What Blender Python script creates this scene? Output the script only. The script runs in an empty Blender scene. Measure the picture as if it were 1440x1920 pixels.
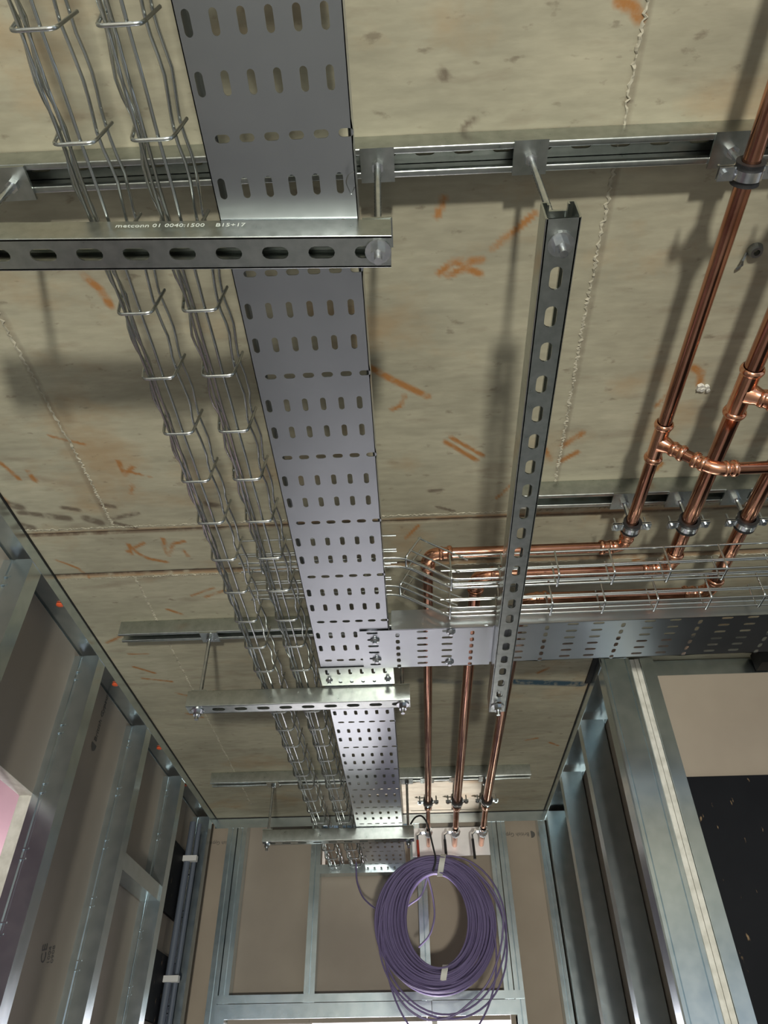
import bpy, bmesh, math, random
import numpy as np
from mathutils import Vector, Matrix
random.seed(7); rng = np.random.default_rng(7)
S = bpy.context.scene
COL = S.collection
Z0 = 1.75                      # eye height above the floor; coordinates below are relative to the eye

# ------------------------------------------------------------------ camera
F = 1345.0
dy = Vector((83, 1170, F)).normalized()
dz = Vector((-20, -1545, F)); dz = (dz - dy * dz.dot(dy)).normalized()
dx = dy.cross(dz)
RW = Matrix((dx, dy, dz))      # camera space (x right, y down, z forward) -> world
cam = bpy.data.cameras.new('camera'); co = bpy.data.objects.new('camera', cam); COL.objects.link(co)
cam.sensor_fit = 'HORIZONTAL'; cam.sensor_width = 36; cam.lens = F / 1440 * 36
cam.clip_start = 0.02
M = RW @ Matrix(((1, 0, 0), (0, -1, 0), (0, 0, -1)))
co.matrix_world = Matrix.Translation((0, 0, Z0)) @ M.to_4x4()
S.camera = co

def ray(u, v): return RW @ Vector((u - 720, v - 960, F))
def at_z(u, v, z): r = ray(u, v); return r * (z / r.z)
def at_y(u, v, y): r = ray(u, v); return r * (y / r.y)
def at_x(u, v, x): r = ray(u, v); return r * (x / r.x)

# ------------------------------------------------------------------ light and exposure
S.view_settings.view_transform = 'Standard'; S.view_settings.look = 'None'
S.view_settings.exposure = 0.0; S.view_settings.gamma = 1; S.view_settings.use_curve_mapping = False
W = bpy.data.worlds.new('world'); S.world = W; W.use_nodes = True
bg = W.node_tree.nodes['Background']; bg.inputs[0].default_value = (0.80, 0.90, 1.0, 1); bg.inputs[1].default_value = 0.55

def area(name, loc, to, sx, sy, power, col, shape='RECTANGLE'):
    l = bpy.data.lights.new(name, 'AREA'); l.shape = shape; l.size = sx; l.size_y = sy; l.energy = power; l.color = col
    o = bpy.data.objects.new(name, l); COL.objects.link(o); o.location = (loc[0], loc[1], loc[2] + Z0)
    d = Vector((to[0] - loc[0], to[1] - loc[1], to[2] - loc[2]))
    o.rotation_euler = d.to_track_quat('-Z', 'Y').to_euler(); return o
# site floodlight low down behind the viewer, throws the shadows on the slab
area('site_floodlight', (0.24, -2.5, -0.95), (0.1, 1.4, 1.04), 0.22, 0.22, 128, (1.0, 0.97, 0.84), 'DISK')
# daylight beyond the far doorway; unseen fill lamp added for the pink board
area('doorway_daylight', (-0.1, 5.6, -0.3), (-0.1, 3.0, -1.4), 2.2, 1.6, 60, (1.0, 0.93, 0.97))
area('added_board_fill', (-1.05, 2.45, 0.25), (-1.30, 1.70, 0.80), 0.14, 0.14, 7, (1.0, 0.93, 0.96))
# unseen spot added near the far wall, pointing up at soffit and valve plate
sp = bpy.data.lights.new('added_uplight', 'SPOT'); sp.energy = 520; sp.spot_size = math.radians(12.5); sp.spot_blend = 0.5; sp.color = (1, 0.93, 0.97); sp.shadow_soft_size = 0.04
so = bpy.data.objects.new('added_uplight', sp); COL.objects.link(so); so.location = (0.0, 3.03, -1.55 + Z0)
so.rotation_euler = (Vector((0.03, 2.97, 1.04)) - Vector((0.0, 3.03, -1.55))).to_track_quat('-Z', 'Y').to_euler()

# ------------------------------------------------------------------ materials
def mat(name, col, rough=0.5, metal=0.0, spec=0.5):
    m = bpy.data.materials.new(name); m.use_nodes = True
    b = m.node_tree.nodes['Principled BSDF']
    b.inputs['Base Color'].default_value = (*col, 1); b.inputs['Roughness'].default_value = rough
    b.inputs['Metallic'].default_value = metal; b.inputs['Specular IOR Level'].default_value = spec
    return m
def N(m, t, **kw):
    n = m.node_tree.nodes.new(t)
    for k, v in kw.items():
        if hasattr(n, k): setattr(n, k, v)
        else: n.inputs[k].default_value = v
    return n
def L(m, a, b): m.node_tree.links.new(a, b)
def noisy(m, c1, c2, scale, rough=None, bump=0.0, stretch=None, voronoi=False, detail=4, bscale=None, pos=(0.35, 0.65)):
    b = m.node_tree.nodes['Principled BSDF']
    tc = N(m, 'ShaderNodeTexCoord'); mp = N(m, 'ShaderNodeMapping'); L(m, tc.outputs['Object'], mp.inputs[0])
    if stretch: mp.inputs['Scale'].default_value = stretch
    n = N(m, 'ShaderNodeTexVoronoi' if voronoi else 'ShaderNodeTexNoise'); n.inputs['Scale'].default_value = scale
    if not voronoi: n.inputs['Detail'].default_value = detail
    L(m, mp.outputs[0], n.inputs['Vector'])
    out = n.outputs['Color'] if voronoi else n.outputs['Fac']
    r = N(m, 'ShaderNodeValToRGB'); e = r.color_ramp.elements
    e[0].position, e[1].position = pos; e[0].color = (*c1, 1); e[1].color = (*c2, 1)
    L(m, out, r.inputs[0]); L(m, r.outputs[0], b.inputs['Base Color'])
    if rough:
        mr = N(m, 'ShaderNodeMapRange'); mr.inputs['To Min'].default_value = rough[0]; mr.inputs['To Max'].default_value = rough[1]
        L(m, out, mr.inputs['Value']); L(m, mr.outputs[0], b.inputs['Roughness'])
    if bump:
        n2 = N(m, 'ShaderNodeTexNoise'); n2.inputs['Scale'].default_value = bscale or scale; L(m, mp.outputs[0], n2.inputs['Vector'])
        bp = N(m, 'ShaderNodeBump'); bp.inputs['Strength'].default_value = bump; bp.inputs['Distance'].default_value = 0.001
        L(m, n2.outputs[0], bp.inputs['Height']); L(m, bp.outputs[0], b.inputs['Normal'])
    return m
STRUT = noisy(mat('galvanised strut', (.5, .5, .5), .4, 1), (.44, .475, .46), (.53, .56, .545), 70, (.25, .33))
TRAY = noisy(mat('galvanised tray sheet', (.5, .5, .5), .3, 1), (.47, .50, .53), (.51, .54, .57), 9, (.27, .30))
STUD = noisy(mat('galvanised stud', (.5, .5, .5), .35, 1), (.62, .71, .76), (.70, .78, .82), 30, (.21, .29))
ZINC = noisy(mat('bright zinc', (.7, .72, .75), .22, 1), (.6, .64, .68), (.78, .8, .82), 80, (.15, .3))
WIRE = mat('zinc wire', (.55, .58, .58), .25, 1)
EDGE = mat('cut steel edge', (.75, .76, .74), .35, 1)
COPPER = noisy(mat('copper pipe', (.7, .35, .2), .2, 1), (.44, .20, .13), (.64, .33, .22), 12, (.09, .20), .02)
COPPERF = noisy(mat('copper fitting', (.8, .4, .25), .16, 1), (.70, .32, .19), (.88, .47, .31), 30, (.1, .22), .05)
RUBBER = mat('black rubber', (.012, .012, .014), .55)
BLACK = mat('black sealant', (.008, .008, .008), .7)
BOARD = noisy(mat('plasterboard paper', (.3, .25, .2), .85, spec=.2), (.27, .235, .20), (.35, .305, .255), 2.2, None, .1, bscale=120)
BOARDB = noisy(mat('pale board paper', (.4, .35, .3), .85, spec=.2), (.31, .262, .215), (.38, .325, .265), 2.5, None, .1, bscale=120)
GYPS = noisy(mat('gypsum core', (.75, .74, .7), .9, spec=.2), (.58, .57, .52), (.74, .73, .68), 40, None, .4)
PINK = noisy(mat('pink fire board', (.7, .42, .5), .8, spec=.2), (.52, .36, .42), (.58, .41, .47), 3)
PURPLE = noisy(mat('purple cable', (.2, .15, .35), .45), (.145, .115, .235), (.20, .165, .315), 5)
TAPE = mat('white tape', (.62, .62, .58), .6)
CONDUIT = mat('grey conduit', (.10, .12, .16), .5)
CLIPW = mat('white clip', (.6, .6, .6), .6)
ORANGE = mat('orange plug', (.75, .12, .04), .5)
INK = mat('grey print ink', (.10, .095, .09), .8)
INKW = mat('white print ink', (.50, .54, .50), .6)
REDH = mat('red lever sleeve', (.35, .05, .03), .45)
FLOORM = noisy(mat('screed', (.3, .3, .3), .8), (.38, .39, .40), (.50, .50, .51), 3, None, .2)
ANCH = mat('anchor steel', (.3, .32, .33), .35, 1)
BP = noisy(mat('black film faced board', (.008, .008, .010), .6, spec=.12), (.006, .0065, .009), (.010, .011, .014), 3)
_b = BP.node_tree.nodes['Principled BSDF']
# scuffs on the black board
_tc = N(BP, 'ShaderNodeTexCoord'); _mp = N(BP, 'ShaderNodeMapping'); L(BP, _tc.outputs['Object'], _mp.inputs[0]); _mp.inputs['Scale'].default_value = (60, 60, 22); _mp.inputs['Rotation'].default_value = (0, .35, 0)
_n = N(BP, 'ShaderNodeTexNoise'); _n.inputs['Scale'].default_value = 1; _n.inputs['Detail'].default_value = 5; L(BP, _mp.outputs[0], _n.inputs['Vector'])
_r = N(BP, 'ShaderNodeValToRGB'); _r.color_ramp.elements[0].position = .67; _r.color_ramp.elements[1].position = .72; L(BP, _n.outputs[0], _r.inputs[0])
_mx = N(BP, 'ShaderNodeMixRGB'); _old = _b.inputs['Base Color'].links[0].from_socket
L(BP, _r.outputs[0], _mx.inputs[0]); L(BP, _old, _mx.inputs[1]); _mx.inputs[2].default_value = (.25, .17, .1, 1); L(BP, _mx.outputs[0], _b.inputs['Base Color'])

# concrete soffit, with paint strokes and stains read from a mask painted on the mesh
CONC = mat('cast concrete soffit', (.4, .37, .3), .75, spec=.3)
def build_conc():
    m = CONC; b = m.node_tree.nodes['Principled BSDF']
    tc = N(m, 'ShaderNodeTexCoord')
    def noise(scale, stretch=(1, 1, 1), detail=5, rough=.55):
        mp = N(m, 'ShaderNodeMapping'); L(m, tc.outputs['Object'], mp.inputs[0]); mp.inputs['Scale'].default_value = stretch
        n = N(m, 'ShaderNodeTexNoise'); n.inputs['Scale'].default_value = scale; n.inputs['Detail'].default_value = detail; n.inputs['Roughness'].default_value = rough
        L(m, mp.outputs[0], n.inputs['Vector']); return n.outputs['Fac']
    def ramp(s, p0, c0, p1, c1):
        r = N(m, 'ShaderNodeValToRGB'); e = r.color_ramp.elements; e[0].position = p0; e[1].position = p1; e[0].color = (*c0, 1); e[1].color = (*c1, 1)
        L(m, s, r.inputs[0]); return r.outputs[0]
    def mix(f, a, c, blend='MIX', fac=None):
        x = N(m, 'ShaderNodeMixRGB', blend_type=blend)
        if fac is not None: x.inputs[0].default_value = fac
        else: L(m, f, x.inputs[0])
        L(m, a, x.inputs[1])
        if isinstance(c, tuple): x.inputs[2].default_value = (*c, 1)
        else: L(m, c, x.inputs[2])
        return x.outputs[0]
    def mul(a, c):
        x = N(m, 'ShaderNodeMath', operation='MULTIPLY'); L(m, a, x.inputs[0])
        if isinstance(c, float): x.inputs[1].default_value = c
        else: L(m, c, x.inputs[1])
        return x.outputs[0]
    base = ramp(noise(2.3), .3, (.315, .295, .225), .7, (.47, .445, .345))
    fine = ramp(noise(14, (.35, 1.6, 1)), .3, (.80, .80, .79), .7, (1.08, 1.07, 1.05))
    base = mix(None, base, fine, 'MULTIPLY', .8)
    grain = ramp(noise(90, (.25, 1, 1), 3), .35, (.84, .84, .83), .65, (1.08, 1.08, 1.08))
    base = mix(None, base, grain, 'MULTIPLY', .5)
    base = mix(mul(ramp(noise(4.2, (1, 1.5, 1), 6), .57, (0, 0, 0), .75, (1, 1, 1)), .55), base, (.36, .22, .10))
    base = mix(mul(ramp(noise(9, (.8, 3, 1), 6), .58, (0, 0, 0), .74, (1, 1, 1)), .42), base, (.19, .14, .10))
    base = mix(mul(ramp(noise(45, (.6, 1.2, 1), 4), .64, (0, 0, 0), .74, (1, 1, 1)), .55), base, (.13, .10, .07))
    at = N(m, 'ShaderNodeAttribute', attribute_name='marks'); sep = N(m, 'ShaderNodeSeparateColor'); L(m, at.outputs['Color'], sep.inputs[0])
    brk = ramp(noise(38, (1, 1, 1), 5), .30, (.15, .15, .15), .55, (1, 1, 1))
    base = mix(mul(sep.outputs[0], brk), base, (.35, .155, .045))
    brk = ramp(noise(38, (1, 1, 1), 5), .30, (.3, .3, .3), .50, (1, 1, 1))
    base = mix(mul(sep.outputs[1], brk), base, (.105, .075, .055))
    base = mix(mul(sep.outputs[2], brk), base, (.035, .075, .11))
    L(m, base, b.inputs['Base Color'])
    bp = N(m, 'ShaderNodeBump'); bp.inputs['Strength'].default_value = .35; bp.inputs['Distance'].default_value = .0015
    L(m, noise(60, (.5, 1, 1), 6), bp.inputs['Height']); L(m, bp.outputs[0], b.inputs['Normal'])
build_conc()
RIDGE = noisy(mat('mortar fin', (.45, .44, .38), .9, spec=.2), (.30, .28, .22), (.50, .47, .38), 60, None, .6)

# ------------------------------------------------------------------ mesh helpers
def world_loc(o):
    v = Vector((0, 0, 0))
    while o is not None: v += o.location; o = o.parent
    return v
def obj(name, bm, m, parent=None, origin=None, smooth=False):
    """link a bmesh given in eye-relative coordinates as one mesh object"""
    off = Vector((0, 0, Z0))
    if parent is not None: o0 = world_loc(parent)
    elif origin is not None: o0 = Vector(origin) + off
    else:
        o0 = off
    if parent is not None and origin is not None: o1 = Vector(origin) + off
    else: o1 = o0
    bmesh.ops.translate(bm, vec=off - o1, verts=bm.verts)
    bmesh.ops.recalc_face_normals(bm, faces=bm.faces)
    me = bpy.data.meshes.new(name); bm.to_mesh(me); bm.free(); me.materials.append(m)
    if smooth: me.shade_smooth() if hasattr(me, 'shade_smooth') else None
    o = bpy.data.objects.new(name, me); COL.objects.link(o)
    if parent is not None: o.parent = parent; o.location = o1 - o0
    else: o.location = o1
    return o
def smooth_auto(o, ang=40):
    me = o.data; me.shade_smooth() if hasattr(me, 'shade_smooth') else None
    try: me.set_sharp_from_angle(angle=math.radians(ang))
    except Exception: pass
    return o
def tag(o, label, cat=None, group=None, kind=None):
    if label: o['label'] = label
    if cat: o['category'] = cat
    if group: o['group'] = group
    if kind: o['kind'] = kind
    return o
def thing(name, loc, label, cat, group=None):
    o = bpy.data.objects.new(name, None); COL.objects.link(o); o.location = (loc[0], loc[1], loc[2] + Z0); o.empty_display_size = .02
    return tag(o, label, cat, group)
def struct(name):
    o = bpy.data.objects.new(name, None); COL.objects.link(o); o.location = (0, 0, Z0); o['kind'] = 'structure'; return o
def copy_of(src, parent, delta):
    o = src.copy(); COL.objects.link(o); o.parent = parent; o.location = src.location + Vector(delta); return o
def B(): return bmesh.new()
def box(bm, x0, x1, y0, y1, z0, z1):
    v = [bm.verts.new((x, y, z)) for x in (x0, x1) for y in (y0, y1) for z in (z0, z1)]
    for f in ((0, 1, 3, 2), (4, 6, 7, 5), (0, 4, 5, 1), (2, 3, 7, 6), (0, 2, 6, 4), (1, 5, 7, 3)): bm.faces.new([v[i] for i in f])
    return v
def sheet(bm, pts, t, fn, s0, s1):
    """bent sheet: open polyline pts (a,b) with thickness t, swept from s0 to s1; fn(a,b,s)->xyz"""
    P = [Vector(p) for p in pts]; n = len(P); off = []
    for i in range(n):
        ds = []
        if i > 0: ds.append((P[i] - P[i - 1]).normalized())
        if i < n - 1: ds.append((P[i + 1] - P[i]).normalized())
        ns = [Vector((-d.y, d.x)) for d in ds]
        nn = sum(ns, Vector((0, 0)))
        if nn.length < 1e-6: nn = ns[0]
        nn.normalize(); k = 1 / max(.35, nn.dot(ns[0])); off.append(P[i] + nn * t * k)
    R = []
    for s in (s0, s1): R.append(([bm.verts.new(fn(p.x, p.y, s)) for p in P], [bm.verts.new(fn(p.x, p.y, s)) for p in off]))
    (a0, b0), (a1, b1) = R
    for i in range(n - 1):
        bm.faces.new((a0[i], a0[i + 1], a1[i + 1], a1[i])); bm.faces.new((b0[i + 1], b0[i], b1[i], b1[i + 1]))
        bm.faces.new((a0[i + 1], a0[i], b0[i], b0[i + 1])); bm.faces.new((a1[i], a1[i + 1], b1[i + 1], b1[i]))
    bm.faces.new((a0[0], a1[0], b1[0], b0[0])); bm.faces.new((a0[-1], b0[-1], b1[-1], a1[-1]))
def slot_cells(bm, cells, t, fn):
    """plate of rectangular cells (u0,u1,v0,v1,hole); hole=(cu,cv,su,sv,r): stadium with straight half-lengths su/sv"""
    for (u0, u1, v0, v1, h) in cells:
        if h is None:
            for w in (0, t):
                q = [bm.verts.new(fn(u, v, w)) for u, v in ((u0, v0), (u1, v0), (u1, v1), (u0, v1))]; bm.faces.new(q)
            continue
        cu, cv, su, sv, r = h; along_u = su >= sv; s = max(su, sv)
        hp = []; rp = []
        U1, V1 = (u1, v1) if along_u else (v1, u1); Uc, Vc = (cu, cv) if along_u else (cv, cu); U0, V0 = (u0, v0) if along_u else (v0, u0)
        def q(a): return (math.cos(math.radians(a)) * r, math.sin(math.radians(a)) * r)
        for a, side in ((0, 1), (30, 1), (60, 1), (90, 1), (90, -1), (120, -1), (150, -1), (180, -1), (210, -1), (240, -1), (270, -1), (270, 1), (300, 1), (330, 1)):
            c, d = q(a); hp.append((Uc + side * s + c, Vc + d))
            if a == 0: rr = (U1, Vc)
            elif a == 30: rr = (U1, (Vc + V1) / 2)
            elif a == 60: rr = (U1, V1)
            elif a == 90: rr = (Uc + side * s, V1)
            elif a == 120: rr = (U0, V1)
            elif a == 150: rr = (U0, (Vc + V1) / 2)
            elif a == 180: rr = (U0, Vc)
            elif a == 210: rr = (U0, (Vc + V0) / 2)
            elif a == 240: rr = (U0, V0)
            elif a == 270: rr = (Uc + side * s, V0)
            elif a == 300: rr = (U1, V0)
            else: rr = (U1, (Vc + V0) / 2)
            rp.append(rr)
        if not along_u: hp = [(b, a) for a, b in hp]; rp = [(b, a) for a, b in rp]
        hv = []; n = len(hp)
        for w in (0, t):
            H = [bm.verts.new(fn(a, b, w)) for a, b in hp]; Rr = [bm.verts.new(fn(a, b, w)) for a, b in rp]; hv.append(H)
            for i in range(n): bm.faces.new((H[i], H[(i + 1) % n], Rr[(i + 1) % n], Rr[i]))
        for i in range(n): bm.faces.new((hv[0][i], hv[0][(i + 1) % n], hv[1][(i + 1) % n], hv[1][i]))
def tube(bm, pts, r, seg=8, closed=False, caps=True):
    P = [Vector(p) for p in pts]; n = len(P); rings = []; prev = None
    for i in range(n):
        if closed: t = (P[(i + 1) % n] - P[i - 1]).normalized()
        else: t = ((P[min(i + 1, n - 1)] - P[i]).normalized() + (P[i] - P[max(i - 1, 0)]).normalized()).normalized()
        if prev is None:
            a = Vector((0, 0, 1)) if abs(t.z) < .9 else Vector((1, 0, 0)); u = t.cross(a).normalized()
        else: u = (prev - t * prev.dot(t)).normalized()
        prev = u; w = t.cross(u); rr = r[i] if isinstance(r, (list, tuple)) else r
        rings.append([bm.verts.new(P[i] + (u * math.cos(2 * math.pi * k / seg) + w * math.sin(2 * math.pi * k / seg)) * rr) for k in range(seg)])
    for i in range(n if closed else n - 1):
        A, C = rings[i], rings[(i + 1) % n]
        for k in range(seg): bm.faces.new((A[k], A[(k + 1) % seg], C[(k + 1) % seg], C[k]))
    if caps and not closed: bm.faces.new(rings[0][::-1]); bm.faces.new(rings[-1])
def lathe(bm, p0, axis, prof, seg=20):
    """prof: list of (distance along axis, radius), closed ring profiles welcome"""
    a = Vector(axis).normalized(); h = Vector((0, 0, 1)) if abs(a.z) < .9 else Vector((1, 0, 0)); u = a.cross(h).normalized(); w = a.cross(u); p0 = Vector(p0)
    R = [[bm.verts.new(p0 + a * d + (u * math.cos(2 * math.pi * k / seg) + w * math.sin(2 * math.pi * k / seg)) * r) for k in range(seg)] for d, r in prof]
    for A, C in zip(R, R[1:]):
        for k in range(seg): bm.faces.new((A[k], A[(k + 1) % seg], C[(k + 1) % seg], C[k]))
    return R
def cyl(bm, p0, axis, d0, d1, r, seg=16):
    R = lathe(bm, p0, axis, [(d0, r), (d1, r)], seg); bm.faces.new(R[0][::-1]); bm.faces.new(R[-1])
def rounded(pts, rad, k=5):
    P = [Vector(p) for p in pts]; out = [P[0]]
    for i in range(1, len(P) - 1):
        a = (P[i - 1] - P[i]); b = (P[i + 1] - P[i]); ra = min(rad, a.length * .45, b.length * .45)
        p = P[i] + a.normalized() * ra; q = P[i] + b.normalized() * ra
        for j in range(k + 1):
            t = j / k; out.append((p * (1 - t) + P[i] * t) * (1 - t) + (P[i] * (1 - t) + q * t) * t)
    out.append(P[-1]); return out

CE = 1.042                      # slab soffit above the eye
# ================================================================== SETTING
def ceiling():
    step = .005; xs = np.arange(-.95, 1.201, step); ys = np.arange(.03, 3.2001, step)
    nx, ny = len(xs), len(ys); X, Y = np.meshgrid(xs, ys); X = X.ravel(); Y = Y.ravel()
    marks = np.zeros((nx * ny, 4), np.float32); marks[:, 3] = 1
    def stroke(ch, w, px, s=1.0, world=False):
        P = [(p if world else tuple(at_z(p[0], p[1], CE))[:2]) for p in px]
        for (ax, ay), (bx_, by) in zip(P, P[1:]):
            m = (X > min(ax, bx_) - .05) & (X < max(ax, bx_) + .05) & (Y > min(ay, by) - .05) & (Y < max(ay, by) + .05)
            x, y = X[m], Y[m]; d = np.array([bx_ - ax, by - ay]); t = np.clip(((x - ax) * d[0] + (y - ay) * d[1]) / max(1e-9, (d * d).sum()), 0, 1)
            q = np.hypot(x - ax - t * d[0], y - ay - t * d[1]); v = np.clip((w - q) / (w * .5) + .0, 0, 1) * s
            marks[m, ch] = np.maximum(marks[m, ch], v)
    rust = [(.007, [(1003, 400), (960, 438), (922, 468)]), (.008, [(825, 512), (850, 492), (905, 487)]), (.008, [(840, 516), (872, 503), (902, 513)]),
        (.009, [(695, 690), (735, 712), (802, 743)]), (.006, [(758, 742), (752, 760), (735, 768)]), (.007, [(835, 828), (893, 862)]), (.006, [(846, 820), (905, 853)]),
        (.007, [(820, 405), (832, 372)]), (.009, [(160, 520), (185, 540), (207, 572)]), (.006, [(222, 865), (233, 890), (249, 875)]), (.004, [(245, 885), (282, 893)]), (.005, [(246, 925), (249, 908)]),
        (.004, [(92, 817), (125, 825), (160, 833)]), (.006, [(0, 868), (20, 885), (36, 899)]), (.007, [(53, 885), (66, 902)]), (.006, [(240, 1034), (270, 1018)]), (.006, [(240, 1020), (262, 1040), (280, 1048), (312, 1054)]),
        (.006, [(305, 1010), (315, 1042), (325, 1020), (345, 1015)]), (.005, [(345, 1033), (352, 1043)]), (.004, [(106, 1050), (146, 1065), (168, 1083)]), (.006, [(314, 1143), (340, 1152)]), (.004, [(358, 1118), (400, 1103)]),
        (.009, [(1300, 690), (1316, 700), (1312, 722)]), (.006, [(1230, 762), (1257, 735)]), (.009, [(1056, 836), (1092, 812)]), (.008, [(1050, 865), (1082, 848)]), (.006, [(1018, 835), (1032, 862)]), (.010, [(1160, 2), (1188, 14), (1200, 36)]),
        (.006, [(250, 1250), (290, 1262)]), (.006, [(268, 1272), (322, 1278)]), (.006, [(986, 1388), (1008, 1384)]), (.006, [(1030, 1392), (1046, 1398)]), (.006, [(1008, 1262), (1030, 1252)]), (.004, [(240, 1226), (278, 1226)]),
        (.006, [(200, 1205), (232, 1190)]), (.005, [(240, 1020), (248, 1040)]), (.014, [(0, 935), (10, 945)]), (.004, [(930, 935), (980, 890)]), (.005, [(785, 985), (760, 1010)]), (.006, [(385, 1120), (420, 1108)]), (.008, [(1240, 870), (1225, 885)]),
        (.010, [(1190, 1050), (1208, 1047)]), (.008, [(1240, 1350), (1250, 1353)]), (.006, [(330, 1300), (360, 1306)]), (.006, [(350, 1338), (380, 1345)])]
    for w, p in rust: stroke(0, w, p, .95)
    dark = [(.014, [(12, 945), (38, 952)]), (.010, [(38, 962), (78, 966)]), (.012, [(92, 968), (128, 972)]), (.008, [(118, 952), (146, 956)]), (.014, [(162, 972), (188, 980)]), (.008, [(190, 946), (214, 950)]), (.008, [(214, 972), (258, 962)]),
        (.006, [(215, 980), (255, 990)]), (.016, [(20, 982), (58, 990)]), (.010, [(390, 945), (410, 948)]), (.006, [(868, 246), (878, 234), (890, 226)]), (.009, [(830, 138), (833, 142)]), (.006, [(805, 920), (828, 918)]), (.005, [(820, 950), (850, 958)])]
    for w, p in dark: stroke(1, w, p, .8)
    stroke(2, .022, [(960, 1278), (1090, 1283)], 1.0); stroke(2, .018, [(790, 1276), (900, 1280)], .45)
    # formwork joint lines across the soffit and their rusty edge
    stroke(0, .009, [(-.95, 1.228), (.0, 1.224), (1.2, 1.222)], .5, True); stroke(1, .006, [(-.95, 1.232), (1.2, 1.227)], .9, True)
    stroke(0, .009, [(-.95, 1.392), (1.2, 1.390)], .5, True); stroke(1, .006, [(-.95, 1.388), (1.2, 1.386)], .9, True)
    for s in ((.322, .03, .322, 1.2), (-.66, .5, -.66, 1.2)): stroke(1, .008, [(s[0], s[1]), (s[2], s[3])], .35, True)
    # slight fall of the boards and grooves as real relief
    Z = np.full_like(X, CE) + .0012 * np.sin(X * 9) * np.sin(Y * 5)
    Z += np.where(np.abs(Y - 1.229) < .004, .004, 0) + np.where(np.abs(Y - 1.388) < .004, .004, 0)
    me = bpy.data.meshes.new('ceiling')
    V = np.column_stack([X, Y, Z]).astype(np.float32)
    i = np.arange((nx - 1) * (ny - 1)); r_, c_ = i // (nx - 1), i % (nx - 1); a = r_ * nx + c_
    Fc = np.column_stack([a, a + nx, a + nx + 1, a + 1])
    # the slab above and around
    slab = [(x, y, z) for x in (-4, 4.5) for y in (-4.5, 7.5) for z in (CE + .008, CE + .2)]
    V = np.vstack([V, np.array(slab, np.float32)]); o = nx * ny
    Fs = np.array([(0, 1, 3, 2), (4, 6, 7, 5), (0, 4, 5, 1), (2, 3, 7, 6), (0, 2, 6, 4), (1, 5, 7, 3)]) + o
    Fc = np.vstack([Fc, Fs])
    me.vertices.add(len(V)); me.vertices.foreach_set('co', V.ravel()); me.loops.add(Fc.size); me.loops.foreach_set('vertex_index', Fc.ravel().astype(np.int32))
    me.polygons.add(len(Fc)); me.polygons.foreach_set('loop_start', np.arange(0, Fc.size, 4, dtype=np.int32)); me.update(calc_edges=True)
    at = me.attributes.new('marks', 'FLOAT_COLOR', 'POINT'); mk = np.vstack([marks, np.tile([0, 0, 0, 1], (8, 1))]).astype(np.float32); at.data.foreach_set('color', mk.ravel())
    me.materials.append(CONC)
    ob = bpy.data.objects.new('ceiling', me); COL.objects.link(ob); ob.location = (0, 0, Z0); ob['kind'] = 'structure'
    def ridge(name, P, w, h, lab):
        bm = B(); rows = []
        P = [Vector((p[0], p[1], CE)) for p in P]; n = int(sum((b - a).length for a, b in zip(P, P[1:])) / .0035)
        for k in range(n + 1):
            t = k / n * (len(P) - 1); j = min(int(t), len(P) - 2); p = P[j].lerp(P[j + 1], t - j); d = (P[j + 1] - P[j]).normalized(); s = Vector((-d.y, d.x, 0))
            ww = w * (.35 + .9 * random.random()); c = p + s * random.uniform(-.0025, .0025); hh = h * (.3 + random.random())
            rows.append([bm.verts.new(c - s * ww + Vector((0, 0, .002))), bm.verts.new(c - s * ww * .4 - Vector((0, 0, hh))), bm.verts.new(c + s * ww * .4 - Vector((0, 0, hh * random.uniform(.5, 1)))), bm.verts.new(c + s * ww + Vector((0, 0, .002)))])
        for A, C in zip(rows, rows[1:]):
            for q in range(3): bm.faces.new((A[q], A[q + 1], C[q + 1], C[q]))
        o = obj(name, bm, RIDGE, ob); return o
    ridge('mortar_fin', [(.322, .03), (.316, .7), (.322, 1.2)], .0045, .002, '')
    ridge('mortar_fin', [(-.672, .45), (-.655, 1.0), (-.655, 1.205)], .0045, .002, '')
    ridge('mortar_fin', [(-.668, 1.405), (-.672, 2.0), (-.68, 3.0)], .004, .0015, '')
    ridge('mortar_fin', [(-.9, 1.214), (0, 1.210), (1.1, 1.208)], .003, .0018, '')
    ridge('mortar_fin', [(-.9, 1.404), (-.4, 1.402), (1.1, 1.400)], .003, .0015, '')
    # anchor left in the slab and the chipped spot
    t = thing('drop_in_anchor', tuple(at_z(1415, 468, CE)), 'steel anchor with bent wire left in the concrete soffit at the right edge', 'anchor')
    p = at_z(1415, 468, CE); bm = B(); lathe(bm, p, (0, 0, -1), [(-.002, .013), (.006, .011), (.010, .009), (.010, .005), (-.002, .005)], 14); obj('sleeve', bm, ANCH, t)
    bm = B(); tube(bm, [p + Vector((-.012, .004, -.002)), p + Vector((-.018, .012, -.01)), p + Vector((-.014, .022, -.006)), p + Vector((-.02, .03, -.004))], .002, 6); obj('tie_wire', bm, ANCH, t)
    p = at_z(1318, 728, CE); bm = B()
    for k in range(5): cyl(bm, p + Vector((random.uniform(-.01, .01), random.uniform(-.006, .008), 0)), (0.2 * random.random(), .2, -1), -.002, .004, random.uniform(.003, .007), 6)
    obj('mortar_spall', bm, GYPS, ob)
ceiling()

bm = B(); box(bm, -4, 4.5, -4.5, 7.5, -Z0 - .1, -Z0); tag(obj('floor', bm, FLOORM, origin=(0, 0, -Z0)), None, kind='structure')

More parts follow.
